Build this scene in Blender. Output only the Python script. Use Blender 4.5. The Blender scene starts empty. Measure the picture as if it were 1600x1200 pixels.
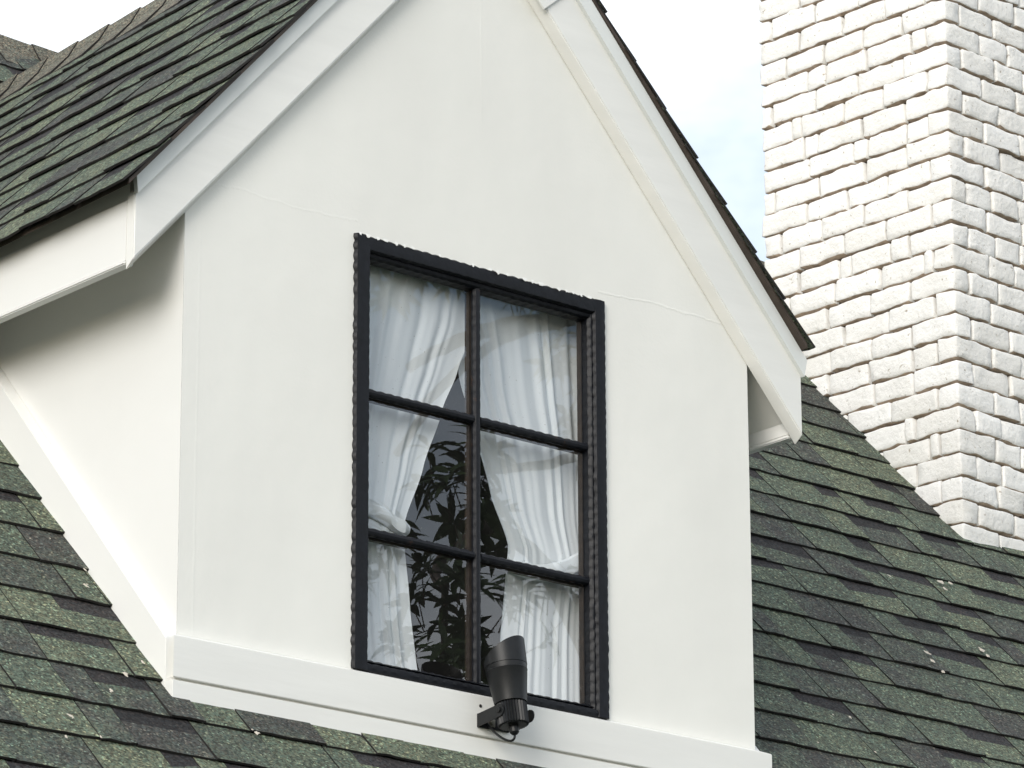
import bpy, bmesh, math, random
from mathutils import Vector, Matrix, noise
R = random.Random(7)
sc = bpy.context.scene
col = sc.collection

# ---------------------------------------------------------------- camera, sky, sun, exposure
CAM = Vector((-6.3115, -8.6519, -2.7903))
CR = Vector((.75976743, -.65018267, -.00399481)); CU = Vector((-.19684986, -.23587482, .95163712)); CF = Vector((.61968023, .7222365, .30719837))
FPX = 6864.54
cd = bpy.data.cameras.new('camera'); cam = bpy.data.objects.new('camera', cd); col.objects.link(cam)
cam.matrix_world = Matrix(((CR.x, CU.x, -CF.x, CAM.x), (CR.y, CU.y, -CF.y, CAM.y), (CR.z, CU.z, -CF.z, CAM.z), (0, 0, 0, 1)))
cd.sensor_fit = 'HORIZONTAL'; cd.sensor_width = 36; cd.lens = FPX / 1600 * 36
cd.clip_start = .1; cd.clip_end = 3000
sc.camera = cam
SUN_AZ, SUN_EL = math.radians(61), math.radians(21)      # azimuth measured from straight in front of the gable towards its left
sd = bpy.data.lights.new('sun', 'SUN'); sun = bpy.data.objects.new('sun', sd); col.objects.link(sun)
sd.energy = 1.4; sd.angle = math.radians(32); sd.color = (1, .975, .935)
S = Vector((-math.sin(SUN_AZ) * math.cos(SUN_EL), -math.cos(SUN_AZ) * math.cos(SUN_EL), math.sin(SUN_EL)))
sun.rotation_euler = S.to_track_quat('Z', 'Y').to_euler(); sun.location = S * 30
w = bpy.data.worlds.new('World'); sc.world = w; w.use_nodes = True
nt = w.node_tree; nt.nodes.clear()
def N(t, k, **kw):
    n = t.nodes.new(k)
    for a, b in kw.items(): setattr(n, a, b)
    return n
sky = N(nt, 'ShaderNodeTexSky', sky_type='NISHITA', sun_disc=False)
sky.sun_elevation = SUN_EL; sky.sun_rotation = math.atan2(S.x, S.y)
tc = N(nt, 'ShaderNodeTexCoord'); mp = N(nt, 'ShaderNodeMapping'); mp.inputs['Location'].default_value = (1.9, 3.55, 7.69)
mp.inputs['Scale'].default_value = (1, 1, 1.6)
ns = N(nt, 'ShaderNodeTexNoise'); ns.inputs['Scale'].default_value = 2.6; ns.inputs['Detail'].default_value = 7; ns.inputs['Roughness'].default_value = .55
rp = N(nt, 'ShaderNodeValToRGB'); rp.color_ramp.elements[0].position = .40; rp.color_ramp.elements[1].position = .58
mx = N(nt, 'ShaderNodeMix', data_type='RGBA'); mx.inputs['B'].default_value = (9.6, 9.85, 10.1, 1)
bg = N(nt, 'ShaderNodeBackground'); bg.inputs['Strength'].default_value = .1
ow = N(nt, 'ShaderNodeOutputWorld')
nt.links.new(tc.outputs['Generated'], mp.inputs['Vector']); nt.links.new(mp.outputs['Vector'], ns.inputs['Vector'])
nt.links.new(ns.outputs['Fac'], rp.inputs['Fac']); nt.links.new(rp.outputs['Color'], mx.inputs['Factor'])
nt.links.new(sky.outputs['Color'], mx.inputs['A']); nt.links.new(mx.outputs['Result'], bg.inputs['Color']); nt.links.new(bg.outputs[0], ow.inputs[0])
sc.view_settings.view_transform = 'Standard'; sc.view_settings.look = 'None'
sc.view_settings.exposure = .72; sc.view_settings.gamma = 1; sc.view_settings.use_curve_mapping = False

# ---------------------------------------------------------------- helpers
def px(p):                                   # position of a point in the 1600x1200 frame, used only to sort pieces into near and unseen ones
    v = Vector(p) - CAM; d = v.dot(CF)
    return 800 + FPX * v.dot(CR) / d, 600 - FPX * v.dot(CU) / d
def seen(p, m=45):
    x, y = px(p); return -m < x < 1600 + m and -m < y < 1200 + m

class MB:
    def __init__(s): s.v = []; s.f = []; s.m = []
    def face(s, pts, mi=0):
        i = len(s.v); s.v += [tuple(p) for p in pts]; s.f.append(tuple(range(i, i + len(pts)))); s.m.append(mi)
    def mesh(s, vs, fs, mi=0):
        i = len(s.v); s.v += [tuple(p) for p in vs]
        for f in fs: s.f.append(tuple(a + i for a in f)); s.m.append(mi)
    def add(s, o):
        i = len(s.v); s.v += o.v; s.f += [tuple(a + i for a in f) for f in o.f]; s.m += o.m
    def box(s, a, b, mi=0):
        (x0, y0, z0), (x1, y1, z1) = a, b
        v = [(x0, y0, z0), (x1, y0, z0), (x1, y1, z0), (x0, y1, z0), (x0, y0, z1), (x1, y0, z1), (x1, y1, z1), (x0, y1, z1)]
        s.mesh(v, [(0, 3, 2, 1), (4, 5, 6, 7), (0, 1, 5, 4), (1, 2, 6, 5), (2, 3, 7, 6), (3, 0, 4, 7)], mi)
    def sweep(s, secs, mi=0, cap=True):      # secs: list of closed rings with the same count
        n = len(secs[0]); i = len(s.v)
        for r in secs: s.v += [tuple(p) for p in r]
        for k in range(len(secs) - 1):
            for j in range(n):
                s.f.append((i + k * n + j, i + k * n + (j + 1) % n, i + (k + 1) * n + (j + 1) % n, i + (k + 1) * n + j)); s.m.append(mi)
        if cap:
            s.f.append(tuple(i + j for j in reversed(range(n)))); s.m.append(mi)
            e = i + (len(secs) - 1) * n; s.f.append(tuple(e + j for j in range(n))); s.m.append(mi)
    def tube(s, pts, rad, n=10, mi=0):
        secs = []; up = Vector((.13, .2, .97))
        for k, p in enumerate(pts):
            p = Vector(p); a = Vector(pts[max(k - 1, 0)]); b = Vector(pts[min(k + 1, len(pts) - 1)])
            d = (b - a).normalized(); u = d.cross(up).normalized(); v = d.cross(u)
            r = rad[k] if isinstance(rad, (list, tuple)) else rad
            secs.append([p + r * (u * math.cos(t * 2 * math.pi / n) + v * math.sin(t * 2 * math.pi / n)) for t in range(n)])
        s.sweep(secs, mi)
    def build(s, name, mats, parent=None, smooth=False, bevel=0, auto=None, weld=False, keep=False):
        me = bpy.data.meshes.new(name); me.from_pydata(s.v, [], s.f)
        mats = mats if isinstance(mats, (list, tuple)) else [mats]
        for m in mats: me.materials.append(m)
        me.polygons.foreach_set('material_index', s.m)
        bm = bmesh.new(); bm.from_mesh(me)
        if weld or bevel: bmesh.ops.remove_doubles(bm, verts=bm.verts, dist=1e-5)
        if not keep: bmesh.ops.recalc_face_normals(bm, faces=bm.faces)
        if bevel:
            es = [e for e in bm.edges if len(e.link_faces) == 2 and e.calc_face_angle(0) > .5]
            bmesh.ops.bevel(bm, geom=es, offset=bevel, segments=2, affect='EDGES', clamp_overlap=True)
        if auto is not None:
            for f in bm.faces: f.smooth = True
            for e in bm.edges: e.smooth = not (len(e.link_faces) == 2 and e.calc_face_angle(0) > auto)
        elif smooth:
            for f in bm.faces: f.smooth = True
        bm.to_mesh(me); bm.free(); me.update()
        o = bpy.data.objects.new(name, me); col.objects.link(o)
        if parent: o.parent = parent
        return o
def thing(name, label, cat, loc=(0, 0, 0), group=None):
    o = bpy.data.objects.new(name, None); col.objects.link(o); o.location = loc; o.empty_display_size = .2
    o['label'] = label; o['category'] = cat
    if group: o['group'] = group
    return o
def keep_world(o, parent):                   # part built in world coordinates below an Empty that is not at the origin
    o.parent = parent; o.matrix_parent_inverse = Matrix.Translation(parent.location).inverted(); return o

# ---------------------------------------------------------------- materials
def mat(name, base, rough=.6, var=0, vscale=3, bump=0, bscale=60, detail=4, spec=.5, metal=0, stretch=None, rnd=0, tint=None):
    m = bpy.data.materials.new(name); m.use_nodes = True; t = m.node_tree; b = t.nodes['Principled BSDF']
    b.inputs['Base Color'].default_value = (*base, 1); b.inputs['Roughness'].default_value = rough
    b.inputs['Specular IOR Level'].default_value = spec; b.inputs['Metallic'].default_value = metal
    c = N(t, 'ShaderNodeTexCoord'); src = c.outputs['Object']
    if stretch:
        q = N(t, 'ShaderNodeMapping'); q.inputs['Scale'].default_value = stretch; t.links.new(src, q.inputs['Vector']); src = q.outputs['Vector']
    if var:
        n = N(t, 'ShaderNodeTexNoise'); n.inputs['Scale'].default_value = vscale; n.inputs['Detail'].default_value = detail
        r = N(t, 'ShaderNodeMapRange'); r.inputs['From Min'].default_value = .3; r.inputs['From Max'].default_value = .7
        x = N(t, 'ShaderNodeMix', data_type='RGBA')
        lo = tint if tint else tuple(a * (1 - var) for a in base)
        x.inputs['A'].default_value = (*lo, 1); x.inputs['B'].default_value = (*[min(a * (1 + var * .35), .95) for a in base], 1)
        t.links.new(src, n.inputs['Vector']); t.links.new(n.outputs['Fac'], r.inputs['Value']); t.links.new(r.outputs['Result'], x.inputs['Factor'])
        t.links.new(x.outputs['Result'], b.inputs['Base Color'])
    if bump:
        n2 = N(t, 'ShaderNodeTexNoise'); n2.inputs['Scale'].default_value = bscale; n2.inputs['Detail'].default_value = 5
        u = N(t, 'ShaderNodeBump'); u.inputs['Strength'].default_value = bump; u.inputs['Distance'].default_value = .004
        t.links.new(src, n2.inputs['Vector']); t.links.new(n2.outputs['Fac'], u.inputs['Height']); t.links.new(u.outputs['Normal'], b.inputs['Normal'])
    return m
M = {}
M['trim'] = mat('painted_timber', (.80, .80, .765), .42, .05, 1.5, .10, 9, stretch=(1.2, 1.2, 9))
M['side_trim'] = mat('painted_board', (.80, .80, .775), .5, .04, 2, .15, 20)
M['soffit'] = mat('soffit_paint', (.74, .73, .68), .6, .06, 3, .1, 30)
M['crown'] = mat('drip_edge_metal', (.72, .745, .73), .35, .05, 5, .08, 20)
M['black'] = mat('black_gloss_paint', (.005, .006, .009), .45, .4, 30, .35, 55, spec=.25)
def rusty():
    m = mat('worn_black_paint', (.005, .006, .009), .5, 0, 1, .4, 55, spec=.25); t = m.node_tree; b = t.nodes['Principled BSDF']
    c = N(t, 'ShaderNodeTexCoord'); n = N(t, 'ShaderNodeTexNoise'); n.inputs['Scale'].default_value = 11; n.inputs['Detail'].default_value = 7; n.inputs['Roughness'].default_value = .7
    r = N(t, 'ShaderNodeValToRGB'); e = r.color_ramp.elements; e[0].position = .60; e[0].color = (.005, .006, .009, 1); e[1].position = .74; e[1].color = (.10, .045, .018, 1)
    t.links.new(c.outputs['Object'], n.inputs['Vector']); t.links.new(n.outputs['Fac'], r.inputs['Fac']); t.links.new(r.outputs['Color'], b.inputs['Base Color']); return m
M['muntin'] = rusty()
M['brown'] = mat('raw_timber', (.034, .022, .015), .6, .6, 40, .3, 80)
M['deck'] = mat('roof_underlay', (.060, .044, .034), .7, .35, 25, .3, 60)
M['core'] = mat('shaded_mortar', (.09, .068, .05), .9, .3, 30, .5, 90)  # shade of the deep joints painted in as a dark core colour
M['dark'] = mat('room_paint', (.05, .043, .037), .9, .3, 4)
M['lamp'] = mat('lamp_black', (.008, .009, .010), .42, .2, 60, .06, 250, spec=.32)
M['steel'] = mat('bracket_steel', (.35, .33, .27), .4, .3, 40, metal=.8)
M['bark'] = mat('bark', (.09, .07, .055), .9, .4, 20, .6, 40)
M['ground'] = mat('ground_grass', (.035, .045, .022), .95, .4, .6, .3, 8)
M['house_low'] = mat('render_low', (.78, .78, .74), .8, .06, 2, .2, 40)
M['splash'] = mat('lime_splash', (.62, .56, .47), .9, .3, 200)

# gable render: off white paint on trowelled plaster, hairline board joint above the window
def plaster():
    m = mat('gable_render', (.815, .812, .763), .62, .06, 1.3, 0, detail=6, stretch=(1.6, 1, .7)); t = m.node_tree; b = t.nodes['Principled BSDF']
    c = N(t, 'ShaderNodeTexCoord'); sp = N(t, 'ShaderNodeSeparateXYZ'); t.links.new(c.outputs['Object'], sp.inputs[0])
    n1 = N(t, 'ShaderNodeTexNoise'); n1.inputs['Scale'].default_value = 7; n1.inputs['Detail'].default_value = 6; t.links.new(c.outputs['Object'], n1.inputs['Vector'])
    n2 = N(t, 'ShaderNodeTexNoise'); n2.inputs['Scale'].default_value = 120; n2.inputs['Detail'].default_value = 2; t.links.new(c.outputs['Object'], n2.inputs['Vector'])
    def ma(op, a, bb):
        q = N(t, 'ShaderNodeMath', operation=op)
        for i, z in enumerate((a, bb)):
            if isinstance(z, (int, float)): q.inputs[i].default_value = z
            else: t.links.new(z, q.inputs[i])
        return q.outputs[0]
    def joint(axis, pos, wob, width):        # ridge of filler along one line
        d = ma('ABSOLUTE', ma('SUBTRACT', ma('ADD', axis, ma('MULTIPLY', ma('SUBTRACT', n1.outputs['Fac'], .5), wob)), pos), 0)
        q = N(t, 'ShaderNodeMapRange', interpolation_type='SMOOTHSTEP'); q.inputs['From Min'].default_value = 0; q.inputs['From Max'].default_value = width
        q.inputs['To Min'].default_value = 1; q.inputs['To Max'].default_value = 0; t.links.new(d, q.inputs['Value']); return q.outputs['Result']
    out = ma('GREATER_THAN', ma('ABSOLUTE', ma('SUBTRACT', sp.outputs['X'], 1.0), 0), .43)
    h = ma('MULTIPLY', ma('MULTIPLY', joint(sp.outputs['Z'], 1.232, .05, .005), out), ma('MULTIPLY', n2.outputs['Fac'], .5))
    left = ma('LESS_THAN', sp.outputs['X'], .56); h = ma('MULTIPLY', h, ma('SUBTRACT', 1.0, ma('MULTIPLY', left, .55)))
    v = ma('MULTIPLY', ma('MULTIPLY', joint(sp.outputs['X'], 1.005, .01, .005), ma('GREATER_THAN', sp.outputs['Z'], 1.62)), .10)
    e = ma('MULTIPLY', joint(sp.outputs['X'], .05, .01, .006), .10)
    tot = ma('ADD', ma('ADD', ma('ADD', h, v), e), ma('ADD', ma('MULTIPLY', n1.outputs['Fac'], 1.3), ma('MULTIPLY', n2.outputs['Fac'], .12)))
    u = N(t, 'ShaderNodeBump'); u.inputs['Strength'].default_value = .55; u.inputs['Distance'].default_value = .004
    t.links.new(tot, u.inputs['Height']); t.links.new(u.outputs['Normal'], b.inputs['Normal'])
    return m
M['wall'] = plaster()

def brick_mat():
    m = bpy.data.materials.new('white_painted_brick'); m.use_nodes = True; t = m.node_tree; b = t.nodes['Principled BSDF']
    b.inputs['Roughness'].default_value = .75; b.inputs['Specular IOR Level'].default_value = .3
    c = N(t, 'ShaderNodeTexCoord')
    n = N(t, 'ShaderNodeTexNoise'); n.inputs['Scale'].default_value = 55; n.inputs['Detail'].default_value = 6; n.inputs['Roughness'].default_value = .6
    t.links.new(c.outputs['Object'], n.inputs['Vector'])
    oi = N(t, 'ShaderNodeObjectInfo')
    r1 = N(t, 'ShaderNodeValToRGB'); e = r1.color_ramp.elements
    e[0].position = 0; e[0].color = (.79, .775, .735, 1); e[1].position = 1; e[1].color = (.855, .845, .815, 1)
    t.links.new(oi.outputs['Random'], r1.inputs['Fac'])
    r2 = N(t, 'ShaderNodeValToRGB'); e = r2.color_ramp.elements; e[0].position = .285; e[0].color = (.45, .40, .33, 1); e[1].position = .365; e[1].color = (1, 1, 1, 1)
    t.links.new(n.outputs['Fac'], r2.inputs['Fac'])
    x = N(t, 'ShaderNodeMix', data_type='RGBA', blend_type='MULTIPLY'); x.inputs['Factor'].default_value = 1
    t.links.new(r1.outputs['Color'], x.inputs['A']); t.links.new(r2.outputs['Color'], x.inputs['B']); t.links.new(x.outputs['Result'], b.inputs['Base Color'])
    n3 = N(t, 'ShaderNodeTexNoise'); n3.inputs['Scale'].default_value = 48; n3.inputs['Detail'].default_value = 8; n3.inputs['Roughness'].default_value = .62
    t.links.new(c.outputs['Object'], n3.inputs['Vector'])
    u = N(t, 'ShaderNodeBump'); u.inputs['Strength'].default_value = .65; u.inputs['Distance'].default_value = .009
    t.links.new(n3.outputs['Fac'], u.inputs['Height']); t.links.new(u.outputs['Normal'], b.inputs['Normal'])
    return m
M['brick'] = brick_mat()
M['brick_underside_shade'] = mat('brick_underside_shade', (.46, .36, .27), .9, .4, 40, .5, 60)  # shade and warm bounce under the bricks, put into a tan colour

def shingle_mat(name, cols, speck):
    m = bpy.data.materials.new(name); m.use_nodes = True; t = m.node_tree; b = t.nodes['Principled BSDF']
    b.inputs['Roughness'].default_value = .85; b.inputs['Specular IOR Level'].default_value = .35
    c = N(t, 'ShaderNodeTexCoord'); oi = N(t, 'ShaderNodeObjectInfo')
    pn = N(t, 'ShaderNodeTexNoise'); pn.inputs['Scale'].default_value = 9; pn.inputs['Detail'].default_value = 3; t.links.new(c.outputs['Object'], pn.inputs['Vector'])
    ad = N(t, 'ShaderNodeMath', operation='MULTIPLY_ADD'); ad.inputs[1].default_value = 1.1; t.links.new(pn.outputs['Fac'], ad.inputs[0])
    su = N(t, 'ShaderNodeMath', operation='SUBTRACT'); su.inputs[1].default_value = .5
    t.links.new(oi.outputs['Random'], ad.inputs[2]); t.links.new(ad.outputs[0], su.inputs[0])
    r = N(t, 'ShaderNodeValToRGB'); cr = r.color_ramp
    for i, (p, q) in enumerate(cols):
        el = cr.elements[i] if i < 2 else cr.elements.new(p)
        el.position = p; el.color = (*q, 1)
    t.links.new(su.outputs[0], r.inputs['Fac'])
    v = N(t, 'ShaderNodeTexVoronoi'); v.inputs['Scale'].default_value = 175; t.links.new(c.outputs['Object'], v.inputs['Vector'])
    hs = N(t, 'ShaderNodeSeparateColor'); t.links.new(v.outputs['Color'], hs.inputs[0])
    g = N(t, 'ShaderNodeValToRGB'); e = g.color_ramp.elements
    e[0].position = 0; e[0].color = (.3, .3, .3, 1); e[1].position = .7; e[1].color = (1.15, 1.15, 1.15, 1)
    k = g.color_ramp.elements.new(.93); k.color = (1.5, 1.5, 1.45, 1); k = g.color_ramp.elements.new(1); k.color = (speck, speck, speck * .93, 1)
    t.links.new(hs.outputs[0], g.inputs['Fac'])
    x = N(t, 'ShaderNodeMix', data_type='RGBA', blend_type='MULTIPLY'); x.inputs['Factor'].default_value = 1
    t.links.new(r.outputs['Color'], x.inputs['A']); t.links.new(g.outputs['Color'], x.inputs['B'])
    # a few granules of warm and bluish stone
    x2 = N(t, 'ShaderNodeMix', data_type='RGBA', blend_type='MULTIPLY'); x2.inputs['Factor'].default_value = .8
    g2 = N(t, 'ShaderNodeValToRGB'); e = g2.color_ramp.elements; e[0].color = (1.25, .98, .82, 1); e[1].color = (.87, 1.05, 1.04, 1); t.links.new(hs.outputs[1], g2.inputs['Fac'])
    t.links.new(x.outputs['Result'], x2.inputs['A']); t.links.new(g2.outputs['Color'], x2.inputs['B'])
    t.links.new(x2.outputs['Result'], b.inputs['Base Color'])
    u = N(t, 'ShaderNodeBump'); u.inputs['Strength'].default_value = .7; u.inputs['Distance'].default_value = .003
    t.links.new(hs.outputs[2], u.inputs['Height']); t.links.new(u.outputs['Normal'], b.inputs['Normal'])
    return m
GRN = [(0, (.056, .058, .057)), (1, (.118, .140, .102)), (.2, (.068, .077, .070)), (.45, (.082, .103, .083)), (.75, (.098, .123, .094))]
M['shingle'] = shingle_mat('green_granules', GRN, 3.2)
M['band'] = shingle_mat('dark_granules', [(0, (.020, .020, .022)), (1, (.034, .033, .036))], 2.2)
M['cap'] = shingle_mat('cap_granules', [(0, (.105, .105, .088)), (1, (.15, .145, .12))], 2.2)
M['butt'] = mat('shingle_edge', (.018, .016, .015), .9, .3, 80)

def glass():
    m = bpy.data.materials.new('window_glass'); m.use_nodes = True; t = m.node_tree; t.nodes.clear()
    o = N(t, 'ShaderNodeOutputMaterial'); tr = N(t, 'ShaderNodeBsdfTransparent'); gl = N(t, 'ShaderNodeBsdfGlossy'); gl.inputs['Roughness'].default_value = .0
    tr.inputs['Color'].default_value = (.97, .98, .98, 1)
    lw = N(t, 'ShaderNodeLayerWeight'); lw.inputs['Blend'].default_value = .5      # Schlick, the same from both sides; two surfaces per pane
    p5 = N(t, 'ShaderNodeMath', operation='POWER'); p5.inputs[1].default_value = 5; t.links.new(lw.outputs['Facing'], p5.inputs[0])
    k = N(t, 'ShaderNodeMath', operation='MULTIPLY_ADD'); k.inputs[1].default_value = .84; k.inputs[2].default_value = .15; k.use_clamp = True
    c = N(t, 'ShaderNodeTexCoord'); n = N(t, 'ShaderNodeTexNoise'); n.inputs['Scale'].default_value = 3.5; n.inputs['Detail'].default_value = 1
    u = N(t, 'ShaderNodeBump'); u.inputs['Strength'].default_value = .03; u.inputs['Distance'].default_value = .004
    t.links.new(c.outputs['Object'], n.inputs['Vector']); t.links.new(n.outputs['Fac'], u.inputs['Height']); t.links.new(u.outputs['Normal'], gl.inputs['Normal'])
    mx = N(t, 'ShaderNodeMixShader'); t.links.new(p5.outputs[0], k.inputs[0]); t.links.new(k.outputs[0], mx.inputs[0]); t.links.new(tr.outputs[0], mx.inputs[1]); t.links.new(gl.outputs[0], mx.inputs[2])
    # dust and dried drops
    df = N(t, 'ShaderNodeBsdfDiffuse'); df.inputs['Color'].default_value = (.6, .6, .57, 1)
    d1 = N(t, 'ShaderNodeTexNoise'); d1.inputs['Scale'].default_value = 160; d1.inputs['Detail'].default_value = 3; t.links.new(c.outputs['Object'], d1.inputs['Vector'])
    dr = N(t, 'ShaderNodeValToRGB'); e = dr.color_ramp.elements; e[0].position = .70; e[0].color = (.012, .012, .012, 1); e[1].position = .78; e[1].color = (.5, .5, .5, 1)
    t.links.new(d1.outputs['Fac'], dr.inputs['Fac'])
    m2 = N(t, 'ShaderNodeMixShader'); t.links.new(dr.outputs['Color'], m2.inputs[0]); t.links.new(mx.outputs[0], m2.inputs[1]); t.links.new(df.outputs[0], m2.inputs[2])
    t.links.new(m2.outputs[0], o.inputs[0]); return m
M['glass'] = glass()
def cloth():
    m = bpy.data.materials.new('sky_tinted_cloth'); m.use_nodes = True; t = m.node_tree; t.nodes.clear()
    o = N(t, 'ShaderNodeOutputMaterial'); d = N(t, 'ShaderNodeBsdfDiffuse'); d.inputs['Color'].default_value = (.80, .835, .85, 1)  # bluish tint puts the sky reflected in the panes into the cloth colour
    l = N(t, 'ShaderNodeBsdfTranslucent'); l.inputs['Color'].default_value = (.80, .835, .85, 1)
    x = N(t, 'ShaderNodeMixShader'); x.inputs[0].default_value = .14; t.links.new(d.outputs[0], x.inputs[1]); t.links.new(l.outputs[0], x.inputs[2]); t.links.new(x.outputs[0], o.inputs[0]); return m
M['cloth'] = cloth()
def leafm():
    m = mat('leaf_green', (.055, .095, .03), .45, .5, 6, 0); t = m.node_tree
    return m
M['leaf'] = leafm()

# ---------------------------------------------------------------- setting: ground
g = MB(); g.face([(-900, -900, -4.6), (900, -900, -4.6), (900, 900, -4.6), (-900, 900, -4.6)])
go = g.build('ground', M['ground']); go['kind'] = 'structure'; go['label'] = 'green lawn far below the roof'

# ---------------------------------------------------------------- the house
house = thing('house', 'white house with steep green shingle roof, gabled dormer and white brick chimney', 'house', (0, 0, 0))
T, BZ, TD = 1.0789, -.1877, .0334                      # main roof: slope, height at the dormer's foot
LEN = math.sqrt(1 + T * T)
def zr(y): return BZ + (y + TD) * T
RY = 2.717; RZ = zr(RY)                                # main ridge
Q = 1.10                                               # dormer roof slope
def zd(x, c): return c + Q * (x if x < 1 else 2 - x)
EAVE_Y = -1.05

# --- main roof deck (open where the dormer stands)
d = MB()
def deck(x0, x1, y0, y1, th=.05):
    a = -.012
    top = [(x0, y0, zr(y0) + a), (x1, y0, zr(y0) + a), (x1, y1, zr(y1) + a), (x0, y1, zr(y1) + a)]
    bot = [(p[0], p[1], p[2] - th) for p in top]
    d.mesh(top + bot, [(0, 1, 2, 3), (7, 6, 5, 4), (0, 4, 5, 1), (1, 5, 6, 2), (2, 6, 7, 3), (3, 7, 4, 0)])
deck(-3.2, .0, EAVE_Y, RY); deck(2.0, 7.2, EAVE_Y, RY); deck(0, 2.0, EAVE_Y, -.02); deck(0, 2, 2.40, RY)
d.mesh([(-3.2, RY, RZ - .012), (7.2, RY, RZ - .012), (7.2, RY + 3.4, RZ - .012 - 3.4 * T), (-3.2, RY + 3.4, RZ - .012 - 3.4 * T)], [(0, 1, 2, 3)])
main_roof = d.build('main_roof', M['deck'], house)
# walls under the roof
b = MB()
b.box((-2.9, -.75, -4.7), (6.9, -.70, zr(-.75) - .08)); b.box((-2.9, -.70, -4.7), (-2.85, 6.1, -.95)); b.box((6.85, -.70, -4.7), (6.9, 6.1, -.95)); b.box((-2.85, 6.05, -4.7), (6.85, 6.1, -.95))
for x in (-2.9, 6.85):
    z0 = -.95; b.mesh([(x, -.70, z0), (x, 6.1, z0), (x, RY, RZ - .1), (x + .05, -.70, z0), (x + .05, 6.1, z0), (x + .05, RY, RZ - .1)], [(0, 1, 2), (5, 4, 3), (0, 3, 4, 1), (1, 4, 5, 2), (2, 5, 3, 0)])
b.build('outer_wall', M['house_low'], house)

# --- shingles. A slope is described by origin, along (course direction), up (unit, up the slope) and normal
EXP = .163
def slab(org, al, up, nm, a0, a1, s0, hb, band, ln=.213, th=.0065, seed=0, dj=0):
    m = MB(); rr = random.Random(seed); n = 4
    P = lambda a, s, h: org + al * a + up * s + nm * h
    top = []; bot = []
    hh = lambda s: hb + (.0015 - hb) * (s - s0) / ln
    rows = [s0, s0 + .108, s0 + .132, s0 + ln] if band else [s0, s0 + ln * .5, s0 + ln]
    ids = []
    for ri, s in enumerate(rows):
        line = []
        for k in range(n + 1):
            a = a0 + (a1 - a0) * k / n
            ss = s + (rr.uniform(-.0022, .0022) + dj * (k / n - .5) if ri == 0 else 0)
            if ri == 1 and band: ss += band[0] + (band[1] - band[0]) * k / n
            lift = rr.uniform(-.001, .0018) if ri == 0 else 0
            m.v.append(tuple(P(a, ss, hh(s) + lift))); line.append(len(m.v) - 1)
        ids.append(line)
    for ri in range(len(rows) - 1):
        mi = 0 if ri == 0 or not band else 1
        for k in range(n):
            m.f.append((ids[ri][k], ids[ri][k + 1], ids[ri + 1][k + 1], ids[ri + 1][k])); m.m.append(mi)
    low = []
    for line in (ids[0], ids[-1]):
        lw = []
        for i in line:
            p = Vector(m.v[i]) - nm * th; m.v.append(tuple(p)); lw.append(len(m.v) - 1)
        low.append(lw)
    for k in range(n):
        m.f.append((ids[0][k + 1], ids[0][k], low[0][k], low[0][k + 1])); m.m.append(2)
    for e, fl in ((0, 1), (n, 0)):
        q = [l[e] for l in ids] + [low[1][e], low[0][e]]
        m.f.append(tuple(q if fl else reversed(q))); m.m.append(2)
    return m
SM = [M['shingle'], M['band'], M['butt']]
def course(parent, org, al, up, nm, s0, a0, a1, rest, rng, want, wmin=.09, wmax=.27, ln=.213):
    ln = min(ln, .213)
    a = a0 - rng.uniform(0, .2); raised = rng.random() < .5
    while a < a1:
        wd = rng.uniform(wmin, wmax); lo, hi = max(a, a0), min(a + wd, a1)
        if hi - lo > .012:
            dark = rng.random() < .5
            band = (rng.uniform(-.012, .012), rng.uniform(-.03, .02)) if (not raised and rng.random() < .62 and ln > .17) else None
            m = slab(org, al, up, nm, lo + .0016, hi - .0016, s0 + rng.uniform(-.0016, .0016) , (.0150 if raised else .0115) + rng.uniform(-.001, .001), band, ln=ln, seed=rng.random(), dj=rng.uniform(-.0022, .0022))
            c = org + al * ((lo + hi) / 2) + up * (s0 + .08)
            if want(c, lo, hi): m.build('shingle', SM, parent)
            else: rest.add(m)
        a += wd; raised = not raised if rng.random() < .8 else raised

rng = random.Random(21)
X, UPM, NMM = Vector((1, 0, 0)), Vector((0, 1, T)).normalized(), Vector((0, -T, 1)).normalized()
ORG = Vector((0, 0, zr(0)))                            # s = y * LEN from here
CX, CY, CA = 4.311, 1.3526, .055                       # chimney corner nearest the camera
CDL = Vector((-math.sin(CA), math.cos(CA), 0)); CDF = Vector((math.cos(CA), math.sin(CA), 0))
CW, CD = .96, .902
def in_chimney(p):
    v = Vector((p.x - CX, p.y - CY, 0)); return .03 < v.dot(CDF) < CW - .03 and .03 < v.dot(CDL) < CD - .03
def seen_main(c, lo, hi):
    pts = [c + X * (t - .5) * (hi - lo) + UPM * u for t in (0, .5, 1) for u in (-.08, .08)]
    if not any(seen(p, 4) for p in pts): return False
    # hidden behind the dormer or the chimney: cast the sight line back through their solid outlines
    for p in pts:
        if not seen(p, 4): continue
        dirv = (CAM - p).normalized(); free = True
        for k in range(1, 60):
            q = p + dirv * (.06 * k + .03)
            if (0 < q.x < 2 and q.y > -.02 and zr(q.y) - .1 < q.z < zd(q.x, 1.40)) or (-.2 < q.x < 2.2 and -.05 < q.y and zd(q.x, 1.16) < q.z < zd(q.x, 1.41)): free = False; break
            v = Vector((q.x - CX, q.y - CY, 0))
            if 0 < v.dot(CDF) < CW and 0 < v.dot(CDL) < CD: free = False; break
        if free: return True
    return False
rest = MB()
k0 = math.floor(EAVE_Y * LEN / EXP)
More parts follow.
